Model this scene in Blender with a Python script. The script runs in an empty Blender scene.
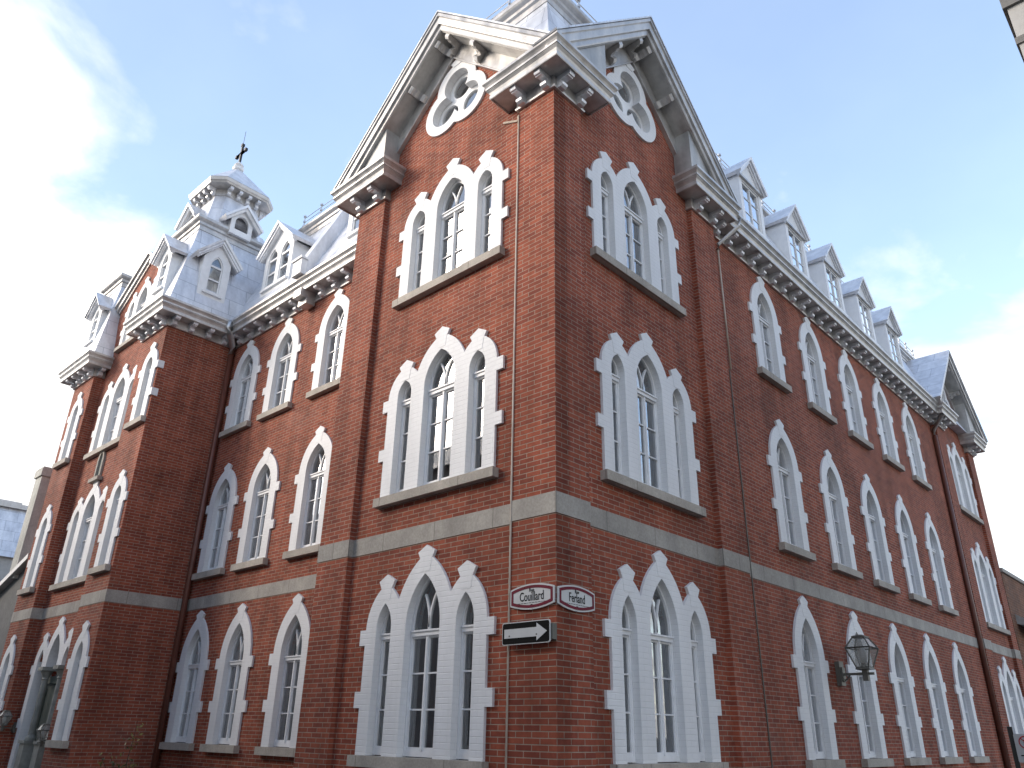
import bpy, bmesh, math, random
from mathutils import Vector, Matrix
from mathutils.geometry import tessellate_polygon

random.seed(7)
scene = bpy.context.scene
C = scene.collection
RAD = math.radians

# ------------------------------------------------------------------ camera
cam_d = bpy.data.cameras.new("camera")
cam = bpy.data.objects.new("camera", cam_d)
C.objects.link(cam)
F_PX = 773.837
YAW, PITCH, ROLL = RAD(43.31566), RAD(24.30684), RAD(1.15423)
cam_d.sensor_width = 36.0
cam_d.lens = 36.0 * F_PX / 1024.0
cam_d.clip_start = 0.05
cam_d.clip_end = 4000
_f = Vector((-math.sin(YAW) * math.cos(PITCH), math.cos(YAW) * math.cos(PITCH), math.sin(PITCH)))
_r = Vector((math.cos(YAW), math.sin(YAW), 0))
_u = _r.cross(_f)
_c, _s = math.cos(ROLL), math.sin(ROLL)
_r2 = _c * _r + _s * _u
_u2 = -_s * _r + _c * _u
_m = Matrix((_r2, _u2, -_f)).transposed().to_4x4()
_m.translation = Vector((6.40174, -7.68230, 1.65))
cam.matrix_world = _m
scene.camera = cam

# ------------------------------------------------------------------ world
SUN_DIR = Vector((-0.72, -0.69, 0.0)).normalized()      # horizontal direction towards the sun
SUN_ELEV = RAD(24)
w = bpy.data.worlds.new("World")
scene.world = w
w.use_nodes = True
nt = w.node_tree
nt.nodes.clear()
def WN(t, **k):
    n = nt.nodes.new(t)
    for a, b in k.items(): setattr(n, a, b)
    return n
def wl(a, b): nt.links.new(a, b)
def wmath(op, a, b=None):
    n = WN('ShaderNodeMath', operation=op)
    for i, v in enumerate((a, b)):
        if v is None: continue
        if isinstance(v, (int, float)): n.inputs[i].default_value = v
        else: wl(v, n.inputs[i])
    return n.outputs[0]
sky = WN('ShaderNodeTexSky')
sky.sky_type = 'NISHITA'
sky.sun_disc = False
sky.sun_elevation = SUN_ELEV
sky.sun_rotation = math.atan2(SUN_DIR.x, SUN_DIR.y)
sky.air_density = 1.0
sky.dust_density = 0.1
sky.ozone_density = 1.6
tc = WN('ShaderNodeTexCoord')
sep = WN('ShaderNodeSeparateXYZ'); wl(tc.outputs['Generated'], sep.inputs[0])
dz = wmath('ADD', wmath('MAXIMUM', sep.outputs[2], 0.0), 0.22)
cx_ = wmath('DIVIDE', sep.outputs[0], dz); cy_ = wmath('DIVIDE', sep.outputs[1], dz)
cmb = WN('ShaderNodeCombineXYZ'); wl(cx_, cmb.inputs[0]); wl(cy_, cmb.inputs[1])
noi = WN('ShaderNodeTexNoise'); wl(cmb.outputs[0], noi.inputs['Vector'])
noi.inputs['Scale'].default_value = 2.6; noi.inputs['Detail'].default_value = 9
noi.inputs['Roughness'].default_value = 0.54; noi.inputs['Distortion'].default_value = 0.35
dot = WN('ShaderNodeVectorMath', operation='DOT_PRODUCT'); wl(tc.outputs['Generated'], dot.inputs[0])
dot.inputs[1].default_value = Vector((-0.95, 0.08, 0.30)).normalized()
b1 = WN('ShaderNodeMapRange'); wl(dot.outputs['Value'], b1.inputs[0])
b1.inputs[1].default_value = 0.905; b1.inputs[2].default_value = 1.0; b1.inputs[3].default_value = -0.05; b1.inputs[4].default_value = 0.30
b2 = WN('ShaderNodeMapRange'); wl(sep.outputs[2], b2.inputs[0])
b2.inputs[1].default_value = 0.26; b2.inputs[2].default_value = 0.58; b2.inputs[3].default_value = 0.32; b2.inputs[4].default_value = 0.0
cov = wmath('ADD', wmath('ADD', noi.outputs['Fac'], b1.outputs[0]), b2.outputs[0])
ramp = WN('ShaderNodeMapRange'); ramp.interpolation_type = 'SMOOTHERSTEP'; wl(cov, ramp.inputs[0])
ramp.inputs[1].default_value = 0.46; ramp.inputs[2].default_value = 0.84
# thin veil everywhere
veil = wmath('MAXIMUM', ramp.outputs[0], 0.10)
mixc = WN('ShaderNodeMix', data_type='RGBA'); wl(veil, mixc.inputs[0])
skyg = WN('ShaderNodeVectorMath', operation='MULTIPLY'); wl(sky.outputs[0], skyg.inputs[0]); skyg.inputs[1].default_value = (0.675, 0.62, 0.58)
sdot = WN('ShaderNodeVectorMath', operation='DOT_PRODUCT'); wl(tc.outputs['Generated'], sdot.inputs[0])
sdot.inputs[1].default_value = (SUN_DIR.x*math.cos(SUN_ELEV), SUN_DIR.y*math.cos(SUN_ELEV), math.sin(SUN_ELEV))
sfac = WN('ShaderNodeMapRange'); wl(sdot.outputs['Value'], sfac.inputs[0])
sfac.inputs[1].default_value = 0.35; sfac.inputs[2].default_value = 0.85; sfac.inputs[3].default_value = 1.0; sfac.inputs[4].default_value = 0.52
sky2 = WN('ShaderNodeVectorMath', operation='SCALE'); wl(skyg.outputs[0], sky2.inputs[0]); wl(sfac.outputs[0], sky2.inputs['Scale'])
glow = wmath('ADD', wmath('MULTIPLY', wmath('POWER', wmath('MAXIMUM', sdot.outputs['Value'], 0.0), 7.0), 3.0), 1.0)   # cloud lit through by the sun
ccol = WN('ShaderNodeVectorMath', operation='SCALE'); ccol.inputs[0].default_value = (1.78, 1.76, 1.74)
noi2 = WN('ShaderNodeTexNoise'); wl(cmb.outputs[0], noi2.inputs['Vector']); noi2.inputs['Scale'].default_value = 6.5; noi2.inputs['Detail'].default_value = 6
mod = WN('ShaderNodeMapRange'); wl(noi2.outputs['Fac'], mod.inputs[0]); mod.inputs[1].default_value = 0.3; mod.inputs[2].default_value = 0.7; mod.inputs[3].default_value = 0.84; mod.inputs[4].default_value = 1.06
wl(wmath('MULTIPLY', glow, mod.outputs[0]), ccol.inputs['Scale'])
wl(sky2.outputs[0], mixc.inputs[6]); wl(ccol.outputs[0], mixc.inputs[7])
bg = WN('ShaderNodeBackground'); wl(mixc.outputs[2], bg.inputs[0]); bg.inputs[1].default_value = 0.15
out = WN('ShaderNodeOutputWorld'); wl(bg.outputs[0], out.inputs[0])

sun_d = bpy.data.lights.new("sun", 'SUN')
sun_d.energy = 0.65
sun_d.angle = RAD(26)
sun_d.color = (1.0, 0.86, 0.70)
sun = bpy.data.objects.new("sun", sun_d)
C.objects.link(sun)
_sd = Vector((SUN_DIR.x * math.cos(SUN_ELEV), SUN_DIR.y * math.cos(SUN_ELEV), math.sin(SUN_ELEV)))
sun.rotation_euler = _sd.to_track_quat('Z', 'Y').to_euler()

scene.view_settings.view_transform = 'Standard'
scene.view_settings.look = 'None'
scene.view_settings.gamma = 1
scene.view_settings.exposure = 2.45
scene.cycles.max_bounces = 6
scene.cycles.transparent_max_bounces = 6

# ------------------------------------------------------------------ materials
class Mat:
    def __init__(self, name, rough=0.6, metal=0.0, spec=0.5):
        m = bpy.data.materials.new(name); m.use_nodes = True
        self.m = m; self.t = m.node_tree; self.n = self.t.nodes
        self.b = self.n['Principled BSDF']
        self.b.inputs['Roughness'].default_value = rough
        self.b.inputs['Metallic'].default_value = metal
        self.b.inputs['Specular IOR Level'].default_value = spec
    def node(self, t, **k):
        n = self.n.new(t)
        for a, b in k.items(): setattr(n, a, b)
        return n
    def l(self, a, b): self.t.links.new(a, b)
    def noise(self, scale, detail=4, vec=None, rough=0.55):
        n = self.node('ShaderNodeTexNoise'); n.inputs['Scale'].default_value = scale
        n.inputs['Detail'].default_value = detail; n.inputs['Roughness'].default_value = rough
        if vec is None:
            g = self.node('ShaderNodeNewGeometry'); vec = g.outputs['Position']
        self.l(vec, n.inputs['Vector']); return n.outputs['Fac']
    def mul(self, sx, sy, sz):
        g = self.node('ShaderNodeNewGeometry')
        v = self.node('ShaderNodeVectorMath', operation='MULTIPLY'); self.l(g.outputs['Position'], v.inputs[0])
        v.inputs[1].default_value = (sx, sy, sz); return v.outputs[0]
    def wall_uv(self):
        """metres along the wall, height: chosen by the way the face looks"""
        g = self.node('ShaderNodeNewGeometry')
        sp = self.node('ShaderNodeSeparateXYZ'); self.l(g.outputs['Position'], sp.inputs[0])
        sn = self.node('ShaderNodeSeparateXYZ'); self.l(g.outputs['True Normal'], sn.inputs[0])
        ax = self.math('ABSOLUTE', sn.outputs[0]); ay = self.math('ABSOLUTE', sn.outputs[1])
        f = self.math('GREATER_THAN', ax, ay)
        mx = self.node('ShaderNodeMix'); self.l(f, mx.inputs[0]); self.l(sp.outputs[0], mx.inputs[2]); self.l(sp.outputs[1], mx.inputs[3])
        c = self.node('ShaderNodeCombineXYZ'); self.l(mx.outputs[0], c.inputs[0]); self.l(sp.outputs[2], c.inputs[1])
        return c.outputs[0]
    def math(self, op, a, b=None):
        n = self.node('ShaderNodeMath', operation=op)
        for i, v in enumerate((a, b)):
            if v is None: continue
            if isinstance(v, (int, float)): n.inputs[i].default_value = v
            else: self.l(v, n.inputs[i])
        return n.outputs[0]
    def rng(self, v, a, b, c, d):
        n = self.node('ShaderNodeMapRange'); self.l(v, n.inputs[0])
        for i, q in enumerate((a, b, c, d)): n.inputs[i + 1].default_value = q
        return n.outputs[0]
    def mix(self, f, a, b, blend='MIX'):
        n = self.node('ShaderNodeMix', data_type='RGBA', blend_type=blend)
        if isinstance(f, (int, float)): n.inputs[0].default_value = f
        else: self.l(f, n.inputs[0])
        for i, v in ((6, a), (7, b)):
            if isinstance(v, tuple): n.inputs[i].default_value = (*v, 1)
            else: self.l(v, n.inputs[i])
        return n.outputs[2]
    def color(self, v):
        if isinstance(v, tuple): self.b.inputs['Base Color'].default_value = (*v, 1)
        else: self.l(v, self.b.inputs['Base Color'])
    def bump(self, h, strength=0.3, dist=0.01):
        n = self.node('ShaderNodeBump'); n.inputs['Strength'].default_value = strength; n.inputs['Distance'].default_value = dist
        self.l(h, n.inputs['Height']); self.l(n.outputs[0], self.b.inputs['Normal'])

def brick_mat(name, c1, c2, mortar, bw=0.265, rh=0.073, ms=0.0065, rough=0.85, vary=0.55):
    M = Mat(name, rough, 0, 0.25)
    uv = M.wall_uv()
    b = M.node('ShaderNodeTexBrick'); M.l(uv, b.inputs['Vector'])
    b.inputs['Scale'].default_value = 1; b.inputs['Brick Width'].default_value = bw; b.inputs['Row Height'].default_value = rh
    b.inputs['Mortar Size'].default_value = ms; b.inputs['Mortar Smooth'].default_value = 0.3; b.inputs['Bias'].default_value = -0.15
    b.inputs['Color1'].default_value = (*c1, 1); b.inputs['Color2'].default_value = (*c2, 1); b.inputs['Mortar'].default_value = (*mortar, 1)
    # broad weathering + streaks running down
    n1 = M.noise(0.7, 5); n2 = M.noise(1.0, 6, M.mul(2.6, 2.6, 0.35)); n3 = M.noise(9.0, 3)
    f = M.math('ADD', M.math('MULTIPLY', n1, 0.5), M.math('MULTIPLY', n2, 0.5))
    g = M.rng(f, 0.36, 0.64, 1.0 - vary * 0.62, 1.0 + vary * 0.42)
    g2 = M.math('MULTIPLY', g, M.rng(n3, 0.3, 0.7, 0.86, 1.14))
    col = M.mix(1.0, b.outputs['Color'], g2, 'MULTIPLY')
    # lime bloom in patches
    n4 = M.noise(0.55, 6, M.mul(1.0, 1.0, 1.6)); bl = M.rng(n4, 0.60, 0.80, 0.0, 0.14)
    col = M.mix(bl, col, (0.42, 0.33, 0.28))
    M.color(col)
    h = M.math('SUBTRACT', 1.0, b.outputs['Fac'])
    M.bump(M.math('ADD', h, M.math('MULTIPLY', n3, 0.4)), 0.6, 0.008)
    return M.m

def painted_brick(name, base, rough=0.55):
    M = Mat(name, rough, 0, 0.4)
    uv = M.wall_uv()
    b = M.node('ShaderNodeTexBrick'); M.l(uv, b.inputs['Vector'])
    b.inputs['Scale'].default_value = 1; b.inputs['Brick Width'].default_value = 0.28; b.inputs['Row Height'].default_value = 0.08
    b.inputs['Mortar Size'].default_value = 0.008; b.inputs['Mortar Smooth'].default_value = 0.6
    n = M.noise(14, 4); n1 = M.noise(1.3, 5, M.mul(2, 2, 0.5))
    v = M.rng(n1, 0.35, 0.7, 0.90, 1.0)
    col = M.mix(1.0, base, v, 'MULTIPLY')
    col = M.mix(M.math('MULTIPLY', b.outputs['Fac'], 0.16), col, tuple(x * 0.62 for x in base))
    M.color(col)
    M.bump(M.math('ADD', M.math('SUBTRACT', 1.0, b.outputs['Fac']), M.math('MULTIPLY', n, 0.35)), 0.38, 0.008)
    return M.m

def stone_mat(name, base, joints=1.25, zoff=0.0):
    M = Mat(name, 0.8, 0, 0.3)
    n = M.noise(30, 5); n1 = M.noise(1.2, 5, M.mul(1.5, 1.5, 0.7)); n2 = M.noise(5, 4)
    f = M.math('MULTIPLY', M.rng(n, 0.3, 0.7, 0.86, 1.12), M.rng(n1, 0.3, 0.7, 0.80, 1.16))
    f = M.math('MULTIPLY', f, M.rng(n2, 0.3, 0.7, 0.92, 1.08))
    col = M.mix(1.0, base, f, 'MULTIPLY')
    if joints:
        uv = M.wall_uv()
        b = M.node('ShaderNodeTexBrick'); M.l(uv, b.inputs['Vector'])
        b.inputs['Scale'].default_value = 1; b.inputs['Brick Width'].default_value = joints; b.inputs['Row Height'].default_value = 50
        b.inputs['Mortar Size'].default_value = 0.008; b.inputs['Mortar Smooth'].default_value = 0.2; b.offset = 0.0
        col = M.mix(M.math('MULTIPLY', b.outputs['Fac'], 0.6), col, (0.10, 0.09, 0.08))
    M.color(col); M.bump(n, 0.35, 0.006)
    return M.m

def metal_mat(name, base, rough=0.38, metal=0.55, seams=None, dirt=0.25):
    M = Mat(name, rough, metal, 0.5)
    n1 = M.noise(1.6, 5, M.mul(2.2, 2.2, 0.6)); n2 = M.noise(11, 4)
    f = M.math('MULTIPLY', M.rng(n1, 0.32, 0.68, 1 - dirt, 1.06), M.rng(n2, 0.3, 0.7, 0.94, 1.05))
    col = M.mix(1.0, base, f, 'MULTIPLY')
    hgt = n2
    if seams:
        uv = M.wall_uv()
        b = M.node('ShaderNodeTexBrick'); M.l(uv, b.inputs['Vector'])
        b.inputs['Scale'].default_value = 1; b.inputs['Brick Width'].default_value = seams[0]; b.inputs['Row Height'].default_value = seams[1]
        b.inputs['Mortar Size'].default_value = 0.012; b.inputs['Mortar Smooth'].default_value = 0.3
        b.inputs['Color1'].default_value = (1, 1, 1, 1); b.inputs['Color2'].default_value = (0.86, 0.87, 0.90, 1); b.inputs['Mortar'].default_value = (0.62, 0.63, 0.66, 1)
        col = M.mix(1.0, col, b.outputs['Color'], 'MULTIPLY')
        hgt = M.math('ADD', M.math('MULTIPLY', b.outputs['Fac'], 1.0), M.math('MULTIPLY', n2, 0.3))
        wob = M.noise(2.3, 3); hgt = M.math('ADD', hgt, M.math('MULTIPLY', wob, 0.8))
    M.color(col); M.bump(hgt, 0.22, 0.012)
    M.l(M.rng(n1, 0.3, 0.7, rough - 0.08, rough + 0.14), M.b.inputs['Roughness'])
    return M.m

def plain_mat(name, base, rough=0.6, metal=0.0, spec=0.5, vary=0.12, scale=6, bump=0.1):
    M = Mat(name, rough, metal, spec)
    n = M.noise(scale, 5); n2 = M.noise(scale * 0.2, 4)
    f = M.math('MULTIPLY', M.rng(n, 0.3, 0.7, 1 - vary, 1 + vary), M.rng(n2, 0.3, 0.7, 1 - vary, 1 + vary))
    M.color(M.mix(1.0, base, f, 'MULTIPLY'))
    if bump: M.bump(n, bump, 0.004)
    return M.m

def glass_mat():
    M = Mat("window glass", 0.03, 0, 0.5)
    M.b.inputs['Base Color'].default_value = (0.02, 0.022, 0.025, 1)
    n = M.noise(1.7, 2); 
    M.bump(n, 0.012, 0.02)
    tr = M.node('ShaderNodeBsdfTransparent'); tr.inputs[0].default_value = (0.82, 0.86, 0.86, 1)
    gl = M.node('ShaderNodeBsdfGlossy'); gl.inputs['Roughness'].default_value = 0.02
    gl.inputs['Color'].default_value = (0.95, 0.97, 1, 1)
    bmp = [x for x in M.n if x.type == 'BUMP'][0]; M.l(bmp.outputs[0], gl.inputs['Normal'])
    fr = M.node('ShaderNodeFresnel'); fr.inputs['IOR'].default_value = 1.52
    k = M.math('MINIMUM', M.math('MULTIPLY', fr.outputs[0], 3.6), 1.0)
    mx = M.node('ShaderNodeMixShader'); M.l(k, mx.inputs[0]); M.l(tr.outputs[0], mx.inputs[1]); M.l(gl.outputs[0], mx.inputs[2])
    o = [x for x in M.n if x.type == 'OUTPUT_MATERIAL'][0]; M.l(mx.outputs[0], o.inputs[0])
    return M.m

BRICK = brick_mat("red brick", (0.31, 0.080, 0.043), (0.19, 0.045, 0.029), (0.33, 0.25, 0.19))
BRICK2 = brick_mat("old brown brick", (0.20, 0.085, 0.045), (0.12, 0.055, 0.035), (0.25, 0.2, 0.16), bw=0.3, rh=0.1)
WHITEB = painted_brick("white painted brick", (0.79, 0.785, 0.78))
WHITE = plain_mat("white paint", (0.78, 0.78, 0.78), 0.45, vary=0.05)
STONE = stone_mat("grey limestone", (0.36, 0.33, 0.29))
SILL = stone_mat("sill stone", (0.42, 0.375, 0.32), joints=1.9)
ROOF = metal_mat("tin roof sheets", (0.76, 0.77, 0.80), 0.38, 0.35, seams=(1.05, 0.55))
ROOFP = metal_mat("plain roof tin", (0.76, 0.77, 0.80), 0.38, 0.35)
TRIM = metal_mat("painted cornice metal", (0.56, 0.54, 0.52), 0.36, 0.45, dirt=0.3)
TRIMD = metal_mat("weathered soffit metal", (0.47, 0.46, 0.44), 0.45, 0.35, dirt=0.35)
GLASS = glass_mat()
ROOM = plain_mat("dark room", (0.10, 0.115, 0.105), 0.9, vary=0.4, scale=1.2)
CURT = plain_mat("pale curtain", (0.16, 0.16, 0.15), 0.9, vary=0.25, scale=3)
BLACK = plain_mat("black iron", (0.025, 0.025, 0.025), 0.45, 0.3)
BRONZE = plain_mat("dark bronze", (0.125, 0.12, 0.10), 0.55, 0.15)
PIPE = plain_mat("brown painted pipe", (0.13, 0.045, 0.028), 0.45)
CABLE = plain_mat("pale cable", (0.50, 0.42, 0.34), 0.6)
STEEL = metal_mat("galvanised steel", (0.6, 0.6, 0.6), 0.35, 0.8)
DOOR = plain_mat("grey green door paint", (0.10, 0.115, 0.095), 0.5)
COLST = plain_mat("weathered column stone", (0.27, 0.27, 0.24), 0.75, vary=0.2)
SIGNW = plain_mat("sign white", (0.55, 0.55, 0.54), 0.4, vary=0.04)
MAROON = plain_mat("maroon sign paint", (0.14, 0.006, 0.022), 0.5, spec=0.2)
SIGNB = plain_mat("black sign paint", (0.006, 0.006, 0.006), 0.7, spec=0.1)
RED = plain_mat("red sign paint", (0.5, 0.02, 0.03), 0.4)
STUCCO = plain_mat("grey stucco", (0.17, 0.165, 0.155), 0.9, vary=0.12, scale=14, bump=0.3)
CREAM = stone_mat("pale chimney stone", (0.50, 0.49, 0.44), joints=0.6)
ASPH = plain_mat("asphalt", (0.05, 0.05, 0.052), 0.9, vary=0.25, scale=25, bump=0.4)
CONC = stone_mat("sidewalk concrete", (0.27, 0.265, 0.255), joints=1.5)
LEAF = plain_mat("yellowing leaf", (0.22, 0.17, 0.045), 0.6, vary=0.35, scale=9)
LEAF2 = plain_mat("green leaf", (0.06, 0.08, 0.025), 0.6, vary=0.3, scale=9)
BARK = plain_mat("bark", (0.06, 0.045, 0.035), 0.9, vary=0.3, scale=20)
GREYWALL = plain_mat("grey rendered wall", (0.40, 0.39, 0.37), 0.85, vary=0.1, scale=5)
LAMPG = None

# ------------------------------------------------------------------ mesh helpers
class MB:
    def __init__(self): self.bm = bmesh.new(); self.keep = False
    def face(self, pts):
        vs = [self.bm.verts.new(p) for p in pts]
        try: return self.bm.faces.new(vs)
        except ValueError: return None
    def box(self, x0, x1, y0, y1, z0, z1):
        p = [(x0,y0,z0),(x1,y0,z0),(x1,y1,z0),(x0,y1,z0),(x0,y0,z1),(x1,y0,z1),(x1,y1,z1),(x0,y1,z1)]
        self.hexa(p); return self
    def hexa(self, p):
        v = [self.bm.verts.new(q) for q in p]
        for f in ((3,2,1,0),(4,5,6,7),(0,1,5,4),(1,2,6,5),(2,3,7,6),(3,0,4,7)):
            self.bm.faces.new([v[i] for i in f])
    def plate(self, outer, holes, y0, y1, axis='y'):
        """solid plate: outline in (x,z), thickness from y0 (front) to y1"""
        loops = [list(outer)] + [list(h) for h in holes]
        flat = [p for L in loops for p in L]
        tris = tessellate_polygon([[Vector((p[0], p[1], 0)) for p in L] for L in loops])
        def mp(p, y): return (p[0], y, p[1]) if axis == 'y' else ((p[0], p[1], y) if axis == 'z' else (y, p[0], p[1]))
        va = [self.bm.verts.new(mp(p, y0)) for p in flat]; vb = [self.bm.verts.new(mp(p, y1)) for p in flat]
        for t in tris:
            a, b, c = (flat[i] for i in t)
            if abs((b[0]-a[0])*(c[1]-a[1])-(b[1]-a[1])*(c[0]-a[0])) < 1e-9: continue
            for vv in (va, vb):
                try: self.bm.faces.new([vv[i] for i in t])
                except ValueError: pass
        i = 0
        for L in loops:
            n = len(L)
            for k in range(n):
                a, b = i + k, i + (k + 1) % n
                try: self.bm.faces.new((va[a], va[b], vb[b], vb[a]))
                except ValueError: pass
            i += n
        return self
    def sheet(self, outer, y):
        tris = tessellate_polygon([[Vector((p[0], p[1], 0)) for p in outer]])
        v = [self.bm.verts.new((p[0], y, p[1])) for p in outer]
        self.keep = True
        for t in tris:
            a, b, c = (outer[i] for i in t)
            if (b[0]-a[0])*(c[1]-a[1])-(b[1]-a[1])*(c[0]-a[0]) < 0: t = t[::-1]
            try: self.bm.faces.new([v[i] for i in t])
            except ValueError: pass
        return self
    def tube(self, pts, r, n=8, r1=None):
        pts = [Vector(p) for p in pts]; rings = []
        for i, p in enumerate(pts):
            d = (pts[min(i+1, len(pts)-1)] - pts[max(i-1, 0)]).normalized()
            a = Vector((0,0,1)) if abs(d.z) < 0.9 else Vector((1,0,0))
            u = d.cross(a).normalized(); v = d.cross(u)
            rr = r if r1 is None else r + (r1 - r) * i / max(1, len(pts)-1)
            rings.append([self.bm.verts.new(p + rr*(math.cos(2*math.pi*k/n)*u + math.sin(2*math.pi*k/n)*v)) for k in range(n)])
        for a, b in zip(rings, rings[1:]):
            for k in range(n): self.bm.faces.new((a[k], a[(k+1)%n], b[(k+1)%n], b[k]))
        self.bm.faces.new(rings[0]); self.bm.faces.new(rings[-1]); return self
    def loft(self, rings, cap=True):
        R = [[self.bm.verts.new(p) for p in r] for r in rings]; n = len(R[0])
        for a, b in zip(R, R[1:]):
            for k in range(n): self.bm.faces.new((a[k], a[(k+1)%n], b[(k+1)%n], b[k]))
        if cap: self.bm.faces.new(R[0]); self.bm.faces.new(R[-1])
        return self
    def sweep(self, path, prof, mp):
        """mitred extrusion. path: 2-D polyline; prof: closed list of (d,h), d along the left normal; mp(a,b,h)->xyz"""
        n = len(path); P = [Vector(p) for p in path]; rings = []
        for i in range(n):
            t0 = (P[i]-P[i-1]).normalized() if i > 0 else None
            t1 = (P[i+1]-P[i]).normalized() if i < n-1 else None
            n0 = Vector((-t0.y, t0.x)) if t0 else None; n1 = Vector((-t1.y, t1.x)) if t1 else None
            if n0 is None: m = n1
            elif n1 is None: m = n0
            else: m = (n0+n1) / (1 + n0.dot(n1))
            rings.append([self.bm.verts.new(mp(P[i].x + m.x*d, P[i].y + m.y*d, h)) for d, h in prof])
        k = len(prof)
        for a, b in zip(rings, rings[1:]):
            for j in range(k): self.bm.faces.new((a[j], a[(j+1)%k], b[(j+1)%k], b[j]))
        for R in (rings[0], rings[-1]):
            try: self.bm.faces.new(R)
            except ValueError: pass
        return self
    def mesh(self, name, mat, smooth=False, bevel=0):
        if not self.keep: bmesh.ops.recalc_face_normals(self.bm, faces=self.bm.faces[:])
        me = bpy.data.meshes.new(name); self.bm.to_mesh(me); self.bm.free()
        if mat: me.materials.append(mat)
        if smooth:
            for p in me.polygons: p.use_smooth = True
        return me
    def obj(self, name, mat, parent=None, loc=(0,0,0), rz=0, smooth=False):
        return mk(name, self.mesh(name, mat, smooth), parent, loc, rz)

def mk(name, me, parent=None, loc=(0,0,0), rz=0):
    o = bpy.data.objects.new(name, me); C.objects.link(o)
    o.location = loc; o.rotation_euler = (0, 0, rz); o.parent = parent
    return o
def tag(o, label, cat, group=None):
    o['label'] = label; o['category'] = cat
    if group: o['group'] = group
    return o
def thing(name, label, cat, loc=(0,0,0), rz=0, group=None):
    return tag(mk(name, None, None, loc, rz), label, cat, group)
def struct(o): o['kind'] = 'structure'; return o
def copy_tree(o, parent):
    c = o.copy(); C.objects.link(c); c.parent = parent
    for ch in list(o.children): copy_tree(ch, c)
    return c
R90 = RAD(90)

def lancet(cx, wd, zs, h, n=9, t=0.0):
    """right spring -> apex -> left spring of a pointed arch, offset outwards by t"""
    c = (h*h - wd*wd) / (2*wd); r = wd + c + t
    za = math.sqrt(max(r*r - c*c, 0)); a1 = math.atan2(za, c)
    R = [(cx - c + r*math.cos(a1*k/n), zs + r*math.sin(a1*k/n)) for k in range(n+1)]
    return R + [(2*cx - x, z) for x, z in reversed(R[:-1])]
def opening(cx, wd, zb, zs, h, t=0.0, n=9):
    return [(cx-wd-t, zb), (cx+wd+t, zb)] + lancet(cx, wd, zs, h, n, t)
def arc_z(x, cx, wd, zs, h, t):
    c = (h*h - wd*wd) / (2*wd); r = wd + c + t; q = r*r - (abs(x-cx)+c)**2
    return zs + math.sqrt(q) if q > 0 and abs(x-cx) <= wd + t else -1e9

# ------------------------------------------------------------------ ground
gz = -0.40
struct(MB().box(-900, 900, -900, 900, gz-0.5, gz-0.02).obj("ground", ASPH))
struct(MB().box(-60, 60, -8.6, -1.6, gz-0.1, gz+0.004).obj("road", ASPH))
struct(MB().box(1.5, 5.2, -1.6, 60, gz-0.1, gz+0.004).obj("road", ASPH))
struct(MB().plate([(-60,-1.6),(1.3,-1.6),(1.5,-1.4),(1.5,60),(-0.6,60),(-0.6,0.5),(-60,0.5)], [], gz-0.1, gz+0.12, 'z').obj("pavement", CONC))
struct(MB().box(5.2, 6.2, -1.2, 60, gz-0.1, gz+0.12).obj("pavement", CONC))
struct(MB().box(-60, 12, -9.9, -8.6, gz-0.1, gz+0.12).obj("pavement", CONC))

# ------------------------------------------------------------------ the convent
B = thing("convent_building", "long red brick convent on the street corner with white arched windows and silver tin roofs", "building")

FL = {  # per floor: sill, lower quoin, upper quoin (= spring), rise of centre and side lights, keystone tops
 'G': dict(z=1.32, lq=(1.96,2.19), uq=(2.86,3.09), hc=0.74, hs=0.38, kc=4.26, ks=3.91),
 'M': dict(z=5.20, lq=(5.88,6.09), uq=(6.79,7.01), hc=0.60, hs=0.27, kc=8.04, ks=7.68),
 'T': dict(z=9.04, lq=(9.64,9.85), uq=(10.45,10.66), hc=0.58, hs=0.26, kc=11.70, ks=11.37),
}
WC, WS, TCN, TSD, CS = 0.38, 0.18, 0.27, 0.255, 0.90
PR = -0.045      # how far the white surrounds stand out of the brick

def keystone(mb, cx, kz, s=1.0):
    mb.plate([(cx-0.10*s, kz-0.40*s),(cx+0.10*s, kz-0.40*s),(cx+0.125*s, kz-0.22*s),(cx+0.19*s, kz-0.10*s),(cx, kz),(cx-0.19*s, kz-0.10*s),(cx-0.125*s, kz-0.22*s)], [], PR-0.004, 0.10)

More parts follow.
